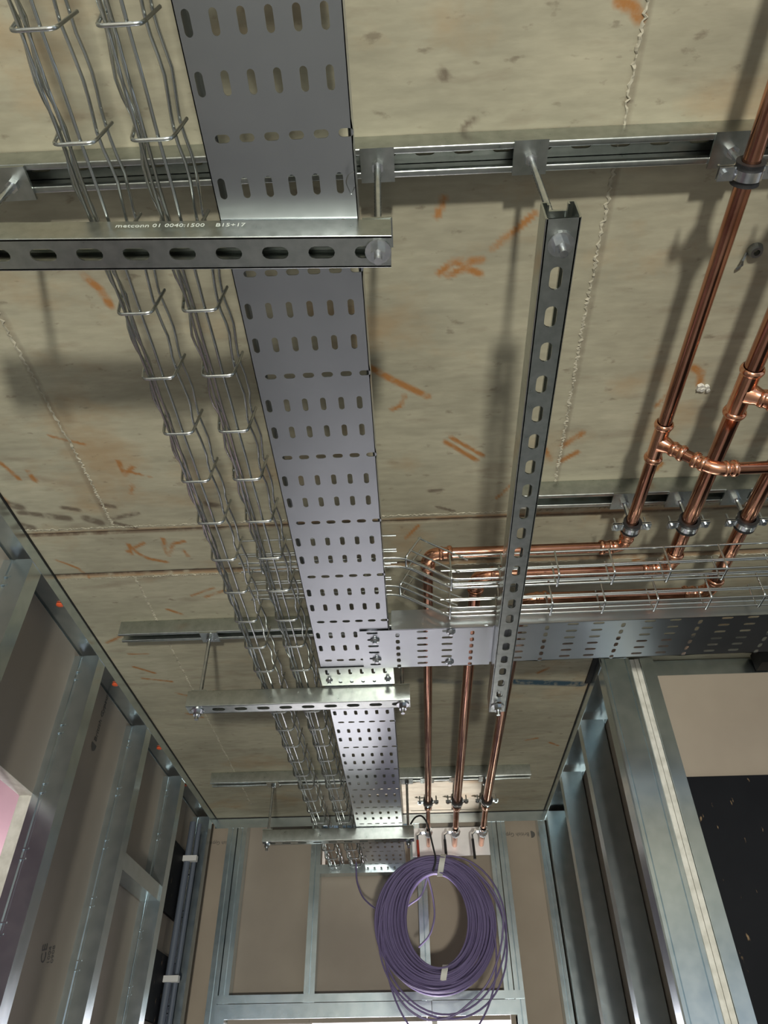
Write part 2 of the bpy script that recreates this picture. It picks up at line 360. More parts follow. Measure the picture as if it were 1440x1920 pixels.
XL, XR, YF = -.862, .546, 3.165
def stud_left(parent, y, ztop=1.016, zbot=-Z0, d=.068, first=False):
    bm = B(); x0 = XL; x1 = XL - d
    pts = [(x0 - .008, y + .046), (x0, y + .046), (x0, y), (x0 - .002, y), (x0 - d * .60, y), (x0 - d * .64, y + .003), (x0 - d * .72, y + .003), (x0 - d * .76, y), (x1, y), (x1, y + .04)]
    sheet(bm, pts, .0012, lambda a, b, s: (a, b, s), zbot, ztop)
    z = ztop - .05; k = 0
    while z > -.4:
        box(bm, x0 - d * .78, x0 - d * .55, y - .003, y, z, z + .003)
        k += 1; z -= (.022 if k % 2 else .13)
    return obj('stud', bm, STUD, parent)
def wall_left():
    w = struct('wall_left')
    # head track with its open side down
    bm = B(); a = XL; sheet(bm, [(a - .074, CE - .045), (a - .074, CE - .006), (a + .001, CE - .006), (a + .001, CE - .034)], .0012, lambda u, v, s: (u, s, v), -3.4, YF); obj('head_track', bm, STUD, w)
    bm = B(); box(bm, a - .07, a + .004, -3.4, YF, CE - .0045, CE - .0005); obj('sealant_strip', bm, BLACK, w)
    ys = [-.91, -.47, -.03, .41, .85, 1.285, 1.727, 2.176, 2.612, 3.06]
    for y in ys: stud_left(w, y)
    # plasterboards behind the studs, with the opening at the left
    xb = XL - .069
    def board(y0, y1, z0, z1, m=BOARD, t=.0125, x=xb):
        bm = B(); box(bm, x - t, x, y0 + .0008, y1 - .0008, z0 + .0008, z1 - .0008); return obj('plasterboard', bm, m, w)
    y_op = 1.742
    board(y_op, 2.942, -Z0, CE - .01); board(2.942, 3.3, -Z0, CE - .01); board(1.05, y_op, .638, CE - .01); board(-.6, 1.05, -Z0, CE - .01); board(-1.8, -.6, -Z0, CE - .01); board(-3.4, -1.8, -Z0, CE - .01)
    # cut edges of the two boards round the opening
    bm = B(); box(bm, xb - .040, xb - .013, 1.06, y_op, .640, .652); box(bm, xb - .040, xb - .013, y_op, y_op + .012, -Z0, .652); obj('opening_reveal', bm, GYPS, w)
    bm = B(); box(bm, xb - .0127, xb - .0002, 1.06, y_op - .001, .6375, .6395); box(bm, xb - .0127, xb - .0002, y_op - .0035, y_op - .001, -Z0, .6395); obj('cut_board_edge', bm, GYPS, w)
    # noggin between the studs
    bm = B(); za = .60
    sheet(bm, [(XL - .006, za + .045), (XL - .006, za), (XL - .064, za), (XL - .064, za + .045)], .0012, lambda u, v, s: (u, s, v), 2.20, 2.61); obj('noggin', bm, STUD, w)
    for y in (1.50, 1.93, 2.40, 2.75):
        bm = B(); lathe(bm, (XL - .028, y, CE - .007), (0, 0, -1), [(0, .009), (.003, .009), (.005, .005), (.006, .0001)], 12); obj('fixing_cap', bm, ORANGE, w)
    # second lining of dark boards by the conduits
    bm = B(); box(bm, xb, xb + .012, 2.70, 3.055, .62, .86); obj('dark_backing_board', bm, BP, w)
    bm = B(); box(bm, xb, xb + .012, 2.70, 3.055, .30, .50); obj('dark_backing_board', bm, BP, w)
    return w
wl = wall_left()
# next room seen through the opening in the left wall
bm = B()
box(bm, -1.32, -1.30, -.5, 3.0, -Z0, 1.03); tag(obj('pink_wall_board', bm, PINK, origin=(-1.31, 1.2, -Z0)), 'pink fire-rated board seen through the cut opening at the lower left', 'board')
bm = B(); box(bm, -2.4, -2.3, -3.4, 3.4, -Z0, CE); tag(obj('wall_beyond_opening', bm, BOARDB, origin=(-2.35, 0, -Z0)), None, kind='structure')

def text(name, body, size, M4, m, parent, ext=.0002):
    c = bpy.data.curves.new(name, 'FONT'); c.body = body; c.size = size; c.extrude = ext; c.resolution_u = 2; c.materials.append(m)
    q = bpy.data.objects.new(name, c); me = bpy.data.meshes.new_from_object(q); bpy.data.objects.remove(q)
    o = bpy.data.objects.new(name, me); COL.objects.link(o); o.parent = parent
    M4 = M4.copy(); M4.translation += Vector((0, 0, Z0)) - world_loc(parent)
    o.matrix_basis = M4; return o
def frame(origin, xa, ya):
    xa = Vector(xa).normalized(); ya = Vector(ya).normalized(); za = xa.cross(ya)
    m = Matrix((xa, ya, za)).transposed().to_4x4(); m.translation = Vector(origin); return m
def maker_mark(parent, origin, xa, ya, size):
    """shield emblem followed by the maker's name as printed on the board paper"""
    xa = Vector(xa).normalized(); ya = Vector(ya).normalized(); o = Vector(origin); n = xa.cross(ya) * .0004
    bm = B(); pts = []
    for a in range(13):
        an = math.pi / 2 + math.pi * a / 12; pts.append(o + n + xa * (-.3 * size + math.cos(an) * size * .8) + ya * (size * .35 + math.sin(an) * size * .65))
    lo = [bm.verts.new(p) for p in pts]; hi = [bm.verts.new(p + n) for p in pts]; bm.faces.new(lo); bm.faces.new(hi)
    for i in range(13): bm.faces.new((lo[i], lo[(i + 1) % 13], hi[(i + 1) % 13], hi[i]))
    obj('printed_emblem', bm, INK, parent)
    text('printed_name', 'British Gypsum', size, frame(o + n, xa, ya), INK, parent)
xb = XL - .069 + .0006
text('printed_mark', 'CE', .036, frame(at_x(84, 1806, xb), (0, -.28, 1), (0, -1, -.28)), INK, wl)
text('printed_mark', '1004\n0908', .020, frame(at_x(92, 1808, xb), (0, -.28, 1), (0, -1, -.28)), INK, wl)
maker_mark(wl, at_x(180, 1392, xb), (0, 0, 1), (0, -1, 0), .026)

def wall_far():
    w = struct('wall_far'); y = YF
    bm = B(); sheet(bm, [(y + .07, CE - .042), (y + .07, CE - .004), (y, CE - .004), (y, CE - .042)], .0012, lambda u, v, s: (s, u, v), XL, XR); obj('head_track', bm, STUD, w)
    bm = B(); box(bm, XL, XR, y - .003, y + .06, CE - .0035, CE - .0003); obj('sealant_strip', bm, BLACK, w)
    def stud(x0, x1, zt=CE - .008, zb=.375, rib=False):
        bm = B(); sheet(bm, [(x0, y + .06), (x0, y + .001), ((x0 + x1) / 2 - .002, y + .001), ((x0 + x1) / 2, y + .003), ((x0 + x1) / 2 + .002, y + .001), (x1, y + .001), (x1, y + .06)], .0012, lambda u, v, s: (u, v, s), zb, zt); obj('stud', bm, STUD, w)
    stud(-.803, -.764, zb=-Z0); stud(-.760, -.722); stud(-.443, -.402); stud(-.004, .034, zt=.86); stud(.300, .334); stud(.338, .372, zb=-Z0); stud(-.03, .010, zt=CE - .01, zb=.80)
    stud(.51, .54, zb=-Z0)
    # rails
    def rail(x0, x1, z0, z1, nm='rail'):
        bm = B(); sheet(bm, [(y + .05, z1), (y - .002, z1), (y - .002, z0), (y + .05, z0)], .0012, lambda u, v, s: (s, u, v), x0, x1); obj(nm, bm, STUD, w)
    rail(-.402, -.03, .812, .846); rail(-.764, .372, .376, .402)
    bm = B(); box(bm, -.764, .030, y + .002, y + .008, .328, .374); obj('door_header', bm, STUD, w)
    bm = B(); box(bm, .032, .338, y + .002, y + .008, .328, .374); obj('door_header', bm, STUD, w)
    # boards behind
    yb = y + .066
    def board(x0, x1, z0, z1, m=BOARDB):
        bm = B(); box(bm, x0 + .0008, x1 - .0008, yb, yb + .0125, z0, z1); return obj('plasterboard', bm, m, w)
    board(-1.0, -.74, -Z0, CE); board(-.74, -.425, .32, CE, BOARD); board(-.425, .012, .32, .84, BOARD); board(.012, .32, .32, CE); board(.32, .8, -Z0, CE)
    # door opening frame below the head
    bm = B(); box(bm, -.764, -.73, y, y + .07, -Z0, .328); obj('door_jamb', bm, STUD, w)
    bm = B(); box(bm, .338, .372, y + .01, y + .07, -Z0, .328); obj('door_jamb', bm, STUD, w)
    # recess box round the tray opening
    bm = B(); box(bm, -.42, 0, yb + .25, yb + .26, .8, CE); obj('shaft_lining', bm, BOARD, w)
    maker_mark(w, at_y(992, 1561, yb - .0006), (-1, 0, 0), (0, 0, -1), .022)
    maker_mark(w, at_y(438, 1577, yb - .0006), (-1, 0, 0), (0, 0, -1), .020)
    return w
wf = wall_far()
bm = B(); box(bm, -2.4, 3.2, 6.6, 6.7, -Z0, CE); tag(obj('wall_beyond_doorway', bm, mat('white emulsion', (.75, .7, .72), .8), origin=(0, 6.65, -Z0)), None, kind='structure')

bm = B(); box(bm, -.85, 1.0, 6.585, 6.598, -.95, .96)
GLOW = mat('added daylight glow', (.9, .9, .9), .3); _g = GLOW.node_tree.nodes['Principled BSDF']; _g.inputs['Emission Color'].default_value = (1, .93, .96, 1); _g.inputs['Emission Strength'].default_value = 3.2
wn = struct('added_window'); obj('glow_pane', bm, GLOW, wn)  # glowing pane added to brighten the doorway and its reflections in the trays
bm = B()
for x in (-.88, .06, 1.0): box(bm, x, x + .04, 6.55, 6.60, -.99, 1.0)
for z in (-.99, .96): box(bm, -.88, 1.04, 6.55, 6.60, z, z + .04)
obj('glow_pane_frame', bm, TAPE, wn)
def wall_right():
    w = struct('wall_right'); a = XR; Y0 = 1.87
    bm = B(); sheet(bm, [(a, CE - .032), (a, CE - .006), (a + .078, CE - .006), (a + .078, CE - .04)], .0012, lambda u, v, s: (u, s, v), Y0, YF + .06); obj('head_track', bm, STUD, w)
    bm = B(); box(bm, a - .004, a + .07, Y0, YF, CE - .0045, CE - .0005); obj('sealant_strip', bm, BLACK, w)
    bm = B(); box(bm, a - .016, a - .004, 1.80, 2.02, CE - .006, CE - .0008); obj('dark_strip', bm, BLACK, w)  # narrow black strip on the soffit beside the track
    for y in (2.245, 2.69, 3.12):
        bm = B(); sheet(bm, [(a + .008, y + .046), (a, y + .046), (a, y), (a + .076, y), (a + .076, y + .04)], .0012, lambda u, v, s: (u, v, s), -Z0, CE - .02); obj('stud', bm, STUD, w)
    # end of the wall facing the viewer: stud, two board edges, casing trim
    bm = B(); sheet(bm, [(a, Y0 + .05), (a, Y0), (a + .004, Y0 - .002), (a + .012, Y0 - .002), (a + .0135, Y0 + .0005), (a + .015, Y0 - .002), (a + .070, Y0 - .002), (a + .0715, Y0 + .0005), (a + .073, Y0 - .002), (a + .082, Y0 - .002), (a + .084, Y0), (a + .084, Y0 + .05)], .0012, lambda u, v, s: (u, v, s), -Z0, CE - .008); obj('end_stud', bm, STUD, w)
    bm = B(); box(bm, a + .086, a + .0985, Y0 + .004, YF + .06, -Z0, CE - .01); obj('plasterboard', bm, GYPS, w)
    bm = B(); box(bm, a + .0992, a + .1120, Y0 + .002, YF + .06, -Z0, CE - .01); obj('plasterboard', bm, GYPS, w)
    bm = B(); sheet(bm, [(a + .113, Y0 + .06), (a + .113, Y0 - .003), (a + .150, Y0 - .003), (a + .150, Y0 + .06)], .0012, lambda u, v, s: (u, v, s), -Z0, CE - .01); obj('casing_trim', bm, STUD, w)
    bm = B(); box(bm, a + .0805, a + .0855, Y0 + .02, YF, -Z0, CE - .012); obj('inner_lining', bm, BOARD, w)
wall_right()
def wall_side():
    w = struct('wall_side'); y = 1.90
    bm = B(); sheet(bm, [(y + .07, CE - .05), (y + .07, CE - .003), (y, CE - .003), (y, CE - .05)], .0012, lambda u, v, s: (s, u, v), .70, 4.0); obj('head_track', bm, STUD, w)
    bm = B(); box(bm, .70, 4.0, y + .004, y + .0165, -Z0, CE - .01); obj('plasterboard', bm, BOARDB, w)
    bm = B(); box(bm, .985, 1.03, y - .06, y - .01, CE - .05, CE - .001); obj('dark_bracket', bm, BLACK, w)
wall_side()
bm = B(); box(bm, .6985, 1.955, 1.884, 1.899, -Z0 + .1, .694)
tag(obj('black_film_faced_board', bm, BP, origin=(1.3, 1.87, -Z0 + .1)), 'scuffed black sheet standing against the brown board wall at lower right', 'board')

# ================================================================== CHANNELS AND RODS
def slot_row(L0, L1, pitch, phase, half, v0, v1, vc, r):
    cells = []; x = L0 + phase; u = L0
    while x + pitch / 2 < L1:
        lo = x - pitch / 2
        if lo > u + 1e-6: cells.append((u, lo, v0, v1, None))
        cells.append((max(lo, u), x + pitch / 2, v0, v1, (x, vc, half, 0, r))); u = x + pitch / 2; x += pitch
    cells.append((u, L1, v0, v1, None)); return cells
CW, CH, CT = .041, .041, .0022
def channel(name, p0, p1, ztop, up, label, slots=True, phase=.03, group=None, pitch=.0545):
    """C channel from p0 to p1 (xy); up=True has its mouth upwards and slotted web below"""
    p0 = Vector((*p0, 0)); p1 = Vector((*p1, 0)); d = (p1 - p0); Ln = d.length; d.normalize(); n = Vector((-d.y, d.x, 0))
    t = thing(name, (p0.x, p0.y, ztop - CH), label, 'strut channel', group)
    zw = ztop - CH if up else ztop                      # web level
    sg = 1 if up else -1
    def fn(u, v, w): q = p0 + d * u + n * v; return (q.x, q.y, zw + sg * w)
    bm = B()
    if slots: slot_cells(bm, slot_row(.0, Ln, pitch, phase, .0080, -CW / 2 + .001, CW / 2 - .001, 0, .0076), CT, fn)
    else: slot_cells(bm, [(0, Ln, -CW / 2, CW / 2, None)], CT, fn)
    web = obj('slotted_web' if slots else 'web', bm, STRUT, t)
    for s in (-1, 1):
        bm = B()
        pts = [tuple(p) for p in rounded([(s * (CW / 2 - .003), 0), (s * CW / 2, 0), (s * CW / 2, CH), (s * (CW / 2 - .0095), CH), (s * (CW / 2 - .0095), CH - .008)], .0028, 4)]
        sheet(bm, pts, CT * (1 if s > 0 else -1), lambda a, b, q: fn(q, a, b), 0, Ln)
        smooth_auto(obj('side_flange', bm, STRUT, t), 50)
    return t
Y1, Y1B, Y2, Y3 = .426, 1.137, 1.60, 2.676
channel('strut_channel', (-.80, Y1 - .006), (.80, Y1 + .006), CE, False, 'nearest long galvanised channel fixed across the concrete soffit, mouth down', slots=True)
channel('strut_channel', (.245, Y1B), (.95, Y1B + .006), CE, False, 'soffit channel at right carrying the three copper pipe clamps above the wire baskets')
channel('strut_channel', (-.765, Y2 + .02), (.28, Y2 + .02), CE, False, 'soffit channel across the middle of the ceiling behind the wire baskets')
channel('strut_channel', (-.765, Y3), (.43, Y3), CE, False, 'farthest soffit channel, just before the end wall')
ZT = .826
channel('trapeze_channel', (-.60, .411), (-.004, .436), ZT, True, 'nearest hanging slotted channel, large at upper left under the tray and baskets', phase=.024)
channel('trapeze_channel', (-.545, 1.606), (-.004, 1.606), ZT, True, 'middle hanging slotted channel carrying the perforated tray', phase=.022)
channel('trapeze_channel', (-.545, 2.66), (-.01, 2.66), ZT, True, 'farthest hanging channel above the purple cable coil', phase=.03)
channel('trapeze_channel', (.1935, .405), (.209, 1.665), ZT, True, 'long slotted channel hung lengthwise right of the tray, crossing under the wire baskets', phase=.076)

def hexn(bm, p, h, r=.0085): cyl(bm, p, (0, 0, 1), 0, h, r, 6)
def hanger(x, y, xb_, yb_, label, zbot=ZT - CH, plate=.046, top=CE - CH):
    t = thing('threaded_rod', (xb_, yb_, zbot - .02), label, 'hanger rod')
    bm = B(); n = 60; z1 = top - .001; z0 = zbot - .024; pts = []; rr = []
    for k in range(n + 1):
        f = k / n; pts.append((xb_ + (x - xb_) * f, yb_ + (y - yb_) * f, z0 + (z1 - z0) * f)); rr.append(.0044 if k % 2 else .0050)
    tube(bm, pts, rr, 10); smooth_auto(obj('rod', bm, ZINC, t), 60)
    bm = B(); box(bm, x - plate / 2, x + plate / 2, y - plate / 2, y + plate / 2, top - .005, top - .0005); obj('square_plate', bm, STRUT, t)
    bm = B(); hexn(bm, (x, y, top - .014), .009); obj('hex_nut', bm, ZINC, t)
    bm = B(); cyl(bm, (xb_, yb_, zbot - .0025), (0, 0, 1), 0, .0022, .0155, 20); obj('washer', bm, ZINC, t)
    bm = B(); hexn(bm, (xb_, yb_, zbot - .0135), .011, .0098); obj('hex_nut', bm, ZINC, t)
    bm = B(); box(bm, xb_ - .018, xb_ + .018, yb_ - .019, yb_ + .019, ZT + .0003, ZT + .004); obj('top_plate', bm, STRUT, t)
hanger(-.522, Y1, -.52, .414, 'threaded rod at the left edge holding the nearest hanging channel')
hanger(-.019, Y1, -.0195, .434, 'threaded rod holding the right end of the nearest hanging channel')
hanger(.188, Y1, .194, .436, 'threaded rod holding the near end of the lengthwise channel')
hanger(.207, Y2 + .02, .207, 1.632, 'threaded rod at the far end of the lengthwise channel by the copper pipes')
hanger(-.525, Y2 + .02, -.52, 1.608, 'threaded rod at the left end of the middle hanging channel')
hanger(-.022, Y2 + .02, -.022, 1.608, 'threaded rod at the right end of the middle hanging channel')
hanger(-.53, Y3, -.53, 2.662, 'threaded rod at the left end of the farthest hanging channel')
hanger(-.03, Y3, -.03, 2.662, 'threaded rod at the right end of the farthest hanging channel')
text('ink_print', 'metconn 01 0040:1500    B15+17', .0112, frame((-.326, .3995, ZT - .021), (1, .042, 0), (0, 0, 1)), INKW, bpy.data.objects['trapeze_channel'])

# ================================================================== CABLE TRAYS
def roofing_bolt(parent, p, r=.0085):
    bm = B(); lathe(bm, p, (0, 0, -1), [(0, r), (.001, r), (.003, r * .7), (.004, .0001)], 14)
    lathe(bm, p, (0, 0, -1), [(.003, .0045), (.009, .0045), (.009, .0001)], 8); smooth_auto(obj('roofing_bolt', bm, ZINC, parent))
def tray_cells(x0, x1, y0, y1, swap=False, P=.1635, T0=.6435):
    """150 wide tray, rows of six: two lengthwise rows then one crosswise row"""
    cells = []; pr = P / 3; k = math.floor((y0 - T0) / pr)
    w6 = .0272; c0 = (x0 + x1) / 2 + (.0030 if not swap else .0015)
    yc = T0 + k * pr
    while yc - pr / 2 < y1:
        a, b_ = max(y0, yc - pr / 2), min(y1, yc + pr / 2); full = (b_ - a) > pr - 1e-4
        kind = k % 3
        if not full:
            cells.append((x0, x1, a, b_, None))
        else:
            xs = [c0 + (i - 2.5) * w6 for i in range(6)]
            xs = [q + (.0048 if kind == 0 else -.0068) for q in xs]
            e = [x0] + [(p + q) / 2 for p, q in zip(xs, xs[1:])] + [x1]
            for i, q in enumerate(xs):
                if kind == 0: h = (q, yc, .0038, 0, .0045)
                else: h = (q, yc, 0, .0080, .0042)
                cells.append((e[i], e[i + 1], a, b_, h))
        k += 1; yc = T0 + k * pr
    return cells
def main_tray():
    t = thing('cable_tray', (-.121, 1.2, ZT), 'perforated galvanised cable tray running the length of the ceiling', 'cable tray')
    xa, xb_ = -.207, -.042; th = .0012
    for (y0, y1) in ((-.35, 1.575), (1.578, 3.40)):
        bm = B(); slot_cells(bm, tray_cells(xa, xb_, y0, y1), th, lambda u, v, w: (u - .003 * (v - .5), v, ZT + .0006 + w))
        o = obj('perforated_base', bm, TRAY, t)
        bm = B()
        for s, x in ((-1, xa), (1, xb_)):
            f = lambda a, b, q, s=s, x=x: (x + a - .003 * (q - .5), q, ZT + .0006 + b)
            sheet(bm, [(0, 0), (0, .048), (-s * .007, .050), (-s * .007, .046)], th * (1 if s > 0 else -1), f, y0, y1)
        obj('side_flange', bm, TRAY, t)
    # joint plate near the middle hanger
    bm = B(); 
    cc = []
    for (q0, q1) in ((1.492, 1.534), (1.534, 1.578)):
        xs = [-.1245 + (i - 2.5) * .0272 for i in range(6)]; e = [xa - .004] + [(p + q) / 2 for p, q in zip(xs, xs[1:])] + [xb_ + .006]
        for i, q in enumerate(xs): cc.append((e[i], e[i + 1], q0, q1, None if (q0 > 1.5 and i in (0, 5)) else (q, (q0 + q1) / 2, 0, .0080, .0042)))
    slot_cells(bm, cc, .0012, lambda u, v, w: (u - .004, v, ZT - .0010 + w - .0004)); obj('coupler_plate', bm, STRUT, t)
    roofing_bolt(t, Vector((-.195, 1.552, ZT - .002))); roofing_bolt(t, Vector((-.055, 1.552, ZT - .002)))
    bm = B(); q = [at_z(664, 322, ZT), at_z(652, 328, ZT), at_z(648, 342, ZT), at_z(654, 355, ZT), at_z(659, 366, ZT), at_z(663, 356, ZT), at_z(665, 350, ZT)]
    tube(bm, rounded([tuple(p * .985) for p in q], .01, 3), .0007, 5); obj('swarf_curl', bm, ANCH, t)
main_tray()
def cross_tray():
    t = thing('branch_cable_tray', (.6, 1.41, ZT), 'perforated branch tray running right from the main tray', 'cable tray')
    y0, y1 = 1.333, 1.493; th = .0012
    def fn(u, v, w): return (v, u - .010 * (v - .1) , ZT + .0008 + w)
    bm = B(); slot_cells(bm, tray_cells(y0, y1, .17, 1.6, T0=.2985), th, fn); obj('perforated_base', bm, TRAY, t)
    bm = B()
    for s, y in ((-1, y0), (1, y1)):
        sheet(bm, [(0, 0), (0, .047), (-s * .007, .049), (-s * .007, .045)], th * (1 if s > 0 else -1), lambda a, b, q, y=y: (q, y + a - .010 * (q - .1), ZT + .0008 + b), .17, 1.6)
    obj('side_flange', bm, TRAY, t)
    # joining piece lapped under the main tray
    bm = B(); cells = tray_cells(y0 + .002, y1 + .004, -.108, .182, T0=.1375); slot_cells(bm, cells, th, lambda u, v, w: (v, u, ZT - .0024 + w)); obj('joining_plate', bm, TRAY, t)
    bm = B(); sheet(bm, [(0, 0), (0, .049)], th, lambda a, b, q: (q, y0 + .001 + a, ZT - .002 + b), -.038, .182); obj('joining_flange', bm, TRAY, t)
    for (x, y) in ((-.076, 1.372), (-.076, 1.456), (.090, 1.347), (.090, 1.478)): roofing_bolt(t, Vector((x, y, ZT - .0036)), .0105)
cross_tray()

# ================================================================== WIRE BASKETS
def u_wire(bm, c, w, h, r=.0022, axis='y', flare=.003):
    """U-shaped cross wire centred on c (bottom centre)"""
    q = [(-w / 2 - flare, h), (-w / 2, .004), (-w / 2 + .004, 0), (w / 2 - .004, 0), (w / 2, .004), (w / 2 + flare, h)]
    q = [(-w / 2 - flare, h), (-w / 2, 0), (w / 2, 0), (w / 2 + flare, h)]
    P = [(c[0] + a, c[1], c[2] + b) if axis == 'y' else (c[0], c[1] + a, c[2] + b) for a, b in q]
    tube(bm, rounded(P, .008, 4), r, 6)
def long_basket(xc, label):
    t = thing('wire_basket', (xc, 1.2, ZT), label, 'wire basket'); w = .045; z = ZT + .0035; h = .056
    first = None; y = -.0; k = 0; pitch = .1085; y = .206 - 2 * pitch
    while y < 3.42:
        if first is None:
            bm = B(); u_wire(bm, (xc, y, z), w, h, flare=.007); first = smooth_auto(obj('cross_wire', bm, WIRE, t, origin=(xc, y, z)), 60); y0 = y
        else: copy_of(first, t, (0.0026 * (y - y0), y - y0, 0))
        y += pitch
    # lengthwise wires: (dx, dz, wavy)
    for j, (dx_, dz_, wv) in enumerate(((-.0245, .046, 1), (-.0225, .024, 1), (-.0130, .0045, 0), (-.006, .0045, 0), (.0085, .0045, 0), (.0235, .026, 1), (.0265, .050, 1))):
        bm = B(); pts = []; n = 0; y = -.12
        ph = random.random() * 2
        while y < 3.42:
            m = ((y - .206) / pitch) % 1.0; tri = math.cos(2 * math.pi * m)
            a = .0027 if wv else .0003; b_ = .0018 if wv else .0002
            s = math.copysign(1, dx_)
            pts.append((xc + .0026 * (y - .5) + dx_ + a * tri * (-s) + random.uniform(-.0007, .0007) * wv, y, z + dz_ + b_ * tri + random.uniform(-.0006, .0006) * wv)); y += pitch / 6
        tube(bm, pts, .0021, 6); smooth_auto(obj('lengthwise_wire', bm, WIRE, t), 60)
long_basket(-.3505, 'left one of the two wire baskets running lengthwise beside the tray')
long_basket(-.2635, 'wire basket running lengthwise directly beside the perforated tray')

def cross_basket(y0, y1, zl, zh, xs0, xs1, x_phase, label):
    """basket across the corridor; high over the main tray, kinked down to rest on the lengthwise channel"""
    t = thing('wire_basket', (.6, (y0 + y1) / 2, zl), label, 'wire basket'); h = .060; pitch = .1085
    def zat(x): return zh if x <= xs0 else (zl if x >= xs1 else zh + (zl - zh) * (x - xs0) / (xs1 - xs0))
    w = y1 - y0; yc = (y0 + y1) / 2; sl = -.010
    def add(nm, P, r=.0021): bm = B(); tube(bm, rounded(P, .02, 3) if len(P) > 2 else P, r, 6); smooth_auto(obj(nm, bm, WIRE, t), 60)
    for yy in (y0 + .006, y1 - .008): add('lengthwise_wire', [(-.345, yy, zh + .003), (xs0, yy, zh + .003), (xs1, yy, zl + .003), (1.6, yy + sl * 1.5, zl + .003)])
    for (yy, hh) in ((y0, .022), (y0, .058), (y1, .020), (y1, .050)):
        add('lengthwise_wire', [(-.345, yy, zh + hh), (xs0 - .015, yy, zh + hh)])
        add('lengthwise_wire', [(xs1 - (.02 if hh < .03 else -.005), yy, zl + hh), (1.6, yy + sl * 1.5, zl + hh)])
        # severed side wires of the sloping piece
        d = Vector((xs1 - xs0, 0, zl - zh)).normalized(); nrm = Vector((-d.z, 0, d.x))
        a = Vector((xs0, yy, zh)) + nrm * (hh if yy < 1.18 else hh * .58); b_ = a + d * ((xs1 - xs0) * 1.25)
        add('lengthwise_wire', [tuple(a), tuple(b_)])
    bm = B(); u_wire(bm, (0, yc, 0), w, h, axis='x', flare=.0)
    src = smooth_auto(obj('cross_wire', bm, WIRE, t, origin=(0, yc, 0)), 60)
    x = x_phase; n = 0; base = src.location.copy()
    xsr = []
    while x < 1.6:
        xsr.append((x, zl)); x += pitch
    xsr += [(-.30, zh), (-.19, zh), (-.09, zh)]
    for i, (x, z) in enumerate(xsr):
        o = src if i == 0 else src.copy()
        if i: COL.objects.link(o); o.parent = t
        o.location = base + Vector((x, sl * max(0, x - .1), z))
    d = Vector((xs1 - xs0, 0, zl - zh)).normalized(); ang = math.atan2(-d.z, d.x)
    o = src.copy(); COL.objects.link(o); o.parent = t; o.location = base + Vector((xs0 + .004, 0, zh)); o.rotation_euler = (0, ang, 0)
    o = src.copy(); COL.objects.link(o); o.parent = t; o.location = base + Vector((xs1, 0, zl)); o.rotation_euler = (0, 0, 0)
cross_basket(1.162, 1.205, ZT + .0035, .889, -.005, .088, .191, 'nearer of the two wire baskets crossing towards the right over the lengthwise channel')
cross_basket(1.264, 1.311, ZT + .0035, .892, -.020, .088, .191, 'crossing wire basket lying directly beside the branch tray')

# ================================================================== COPPER PIPES
ZP = .930
def rim(bm, p, ax, r): lathe(bm, p, ax, [(-.006, r + .0008), (-.0045, r + .0035), (0, r + .0048), (.0045, r + .0035), (.006, r + .0008)], 20)
def seg_pipe(t, a, b_, r, nm='pipe'):
    bm = B(); tube(bm, [a, b_], r, 24); return smooth_auto(obj(nm, bm, COPPER, t), 50)
def socket(t, a, b_, r):
    """press fitting sleeve from a to b with bead rims at both ends"""
    a = Vector(a); b_ = Vector(b_); bm = B(); tube(bm, [a, b_], r + .0013, 24); d = (b_ - a).normalized(); rim(bm, a, d, r); rim(bm, b_, d, r)
    return smooth_auto(obj('coupling', bm, COPPERF, t), 60)
def elbow(t, p, d_in, d_out, r, R=None, leg=.018):
    """bend at corner p coming from d_in and leaving in d_out"""
    p = Vector(p); di = Vector(d_in).normalized(); do = Vector(d_out).normalized(); R = R or r * 2.6
    a = p - di * R; c = p + do * R; pts = [a - di * leg]
    cen = None
    for k in range(11):
        s = k / 10; pts.append((a * (1 - s) + p * s) * (1 - s) * 1 + (p * (1 - s) + c * s) * s)
    pts.append(c + do * leg)
    bm = B(); tube(bm, pts, r + .0015, 20); rim(bm, pts[0], di, r); rim(bm, a, di, r - .0010); rim(bm, pts[-1], do, r); rim(bm, c, do, r - .0010)
    return smooth_auto(obj('elbow', bm, COPPERF, t), 60)
def tee(t, p, ax, br, r, rb, half=.040, blen=.034):
    p = Vector(p); ax = Vector(ax).normalized(); br = Vector(br).normalized(); bm = B()
    tube(bm, [p - ax * half, p + ax * half], r + .0018, 24); rim(bm, p - ax * half, ax, r + .0006); rim(bm, p + ax * half, ax, r + .0006)
    lathe(bm, p, br, [(r * .5, rb + .006), (r + .004, rb + .004), (r + .010, rb + .0018), (r + blen, rb + .0018)], 20); rim(bm, p + br * (r + blen), br, rb)
    rim(bm, p + br * (r + blen - .016), br, rb - .001)
    return smooth_auto(obj('tee', bm, COPPERF, t), 60)
def reducer(t, p, r0, r1):
    bm = B(); lathe(bm, p, (0, 1, 0), [(-.012, r0), (-.012, r0 + .002), (.012, r0 + .003), (.030, r1 + .002), (.034, r1)], 20); smooth_auto(obj('reducer', bm, COPPERF, t), 60)
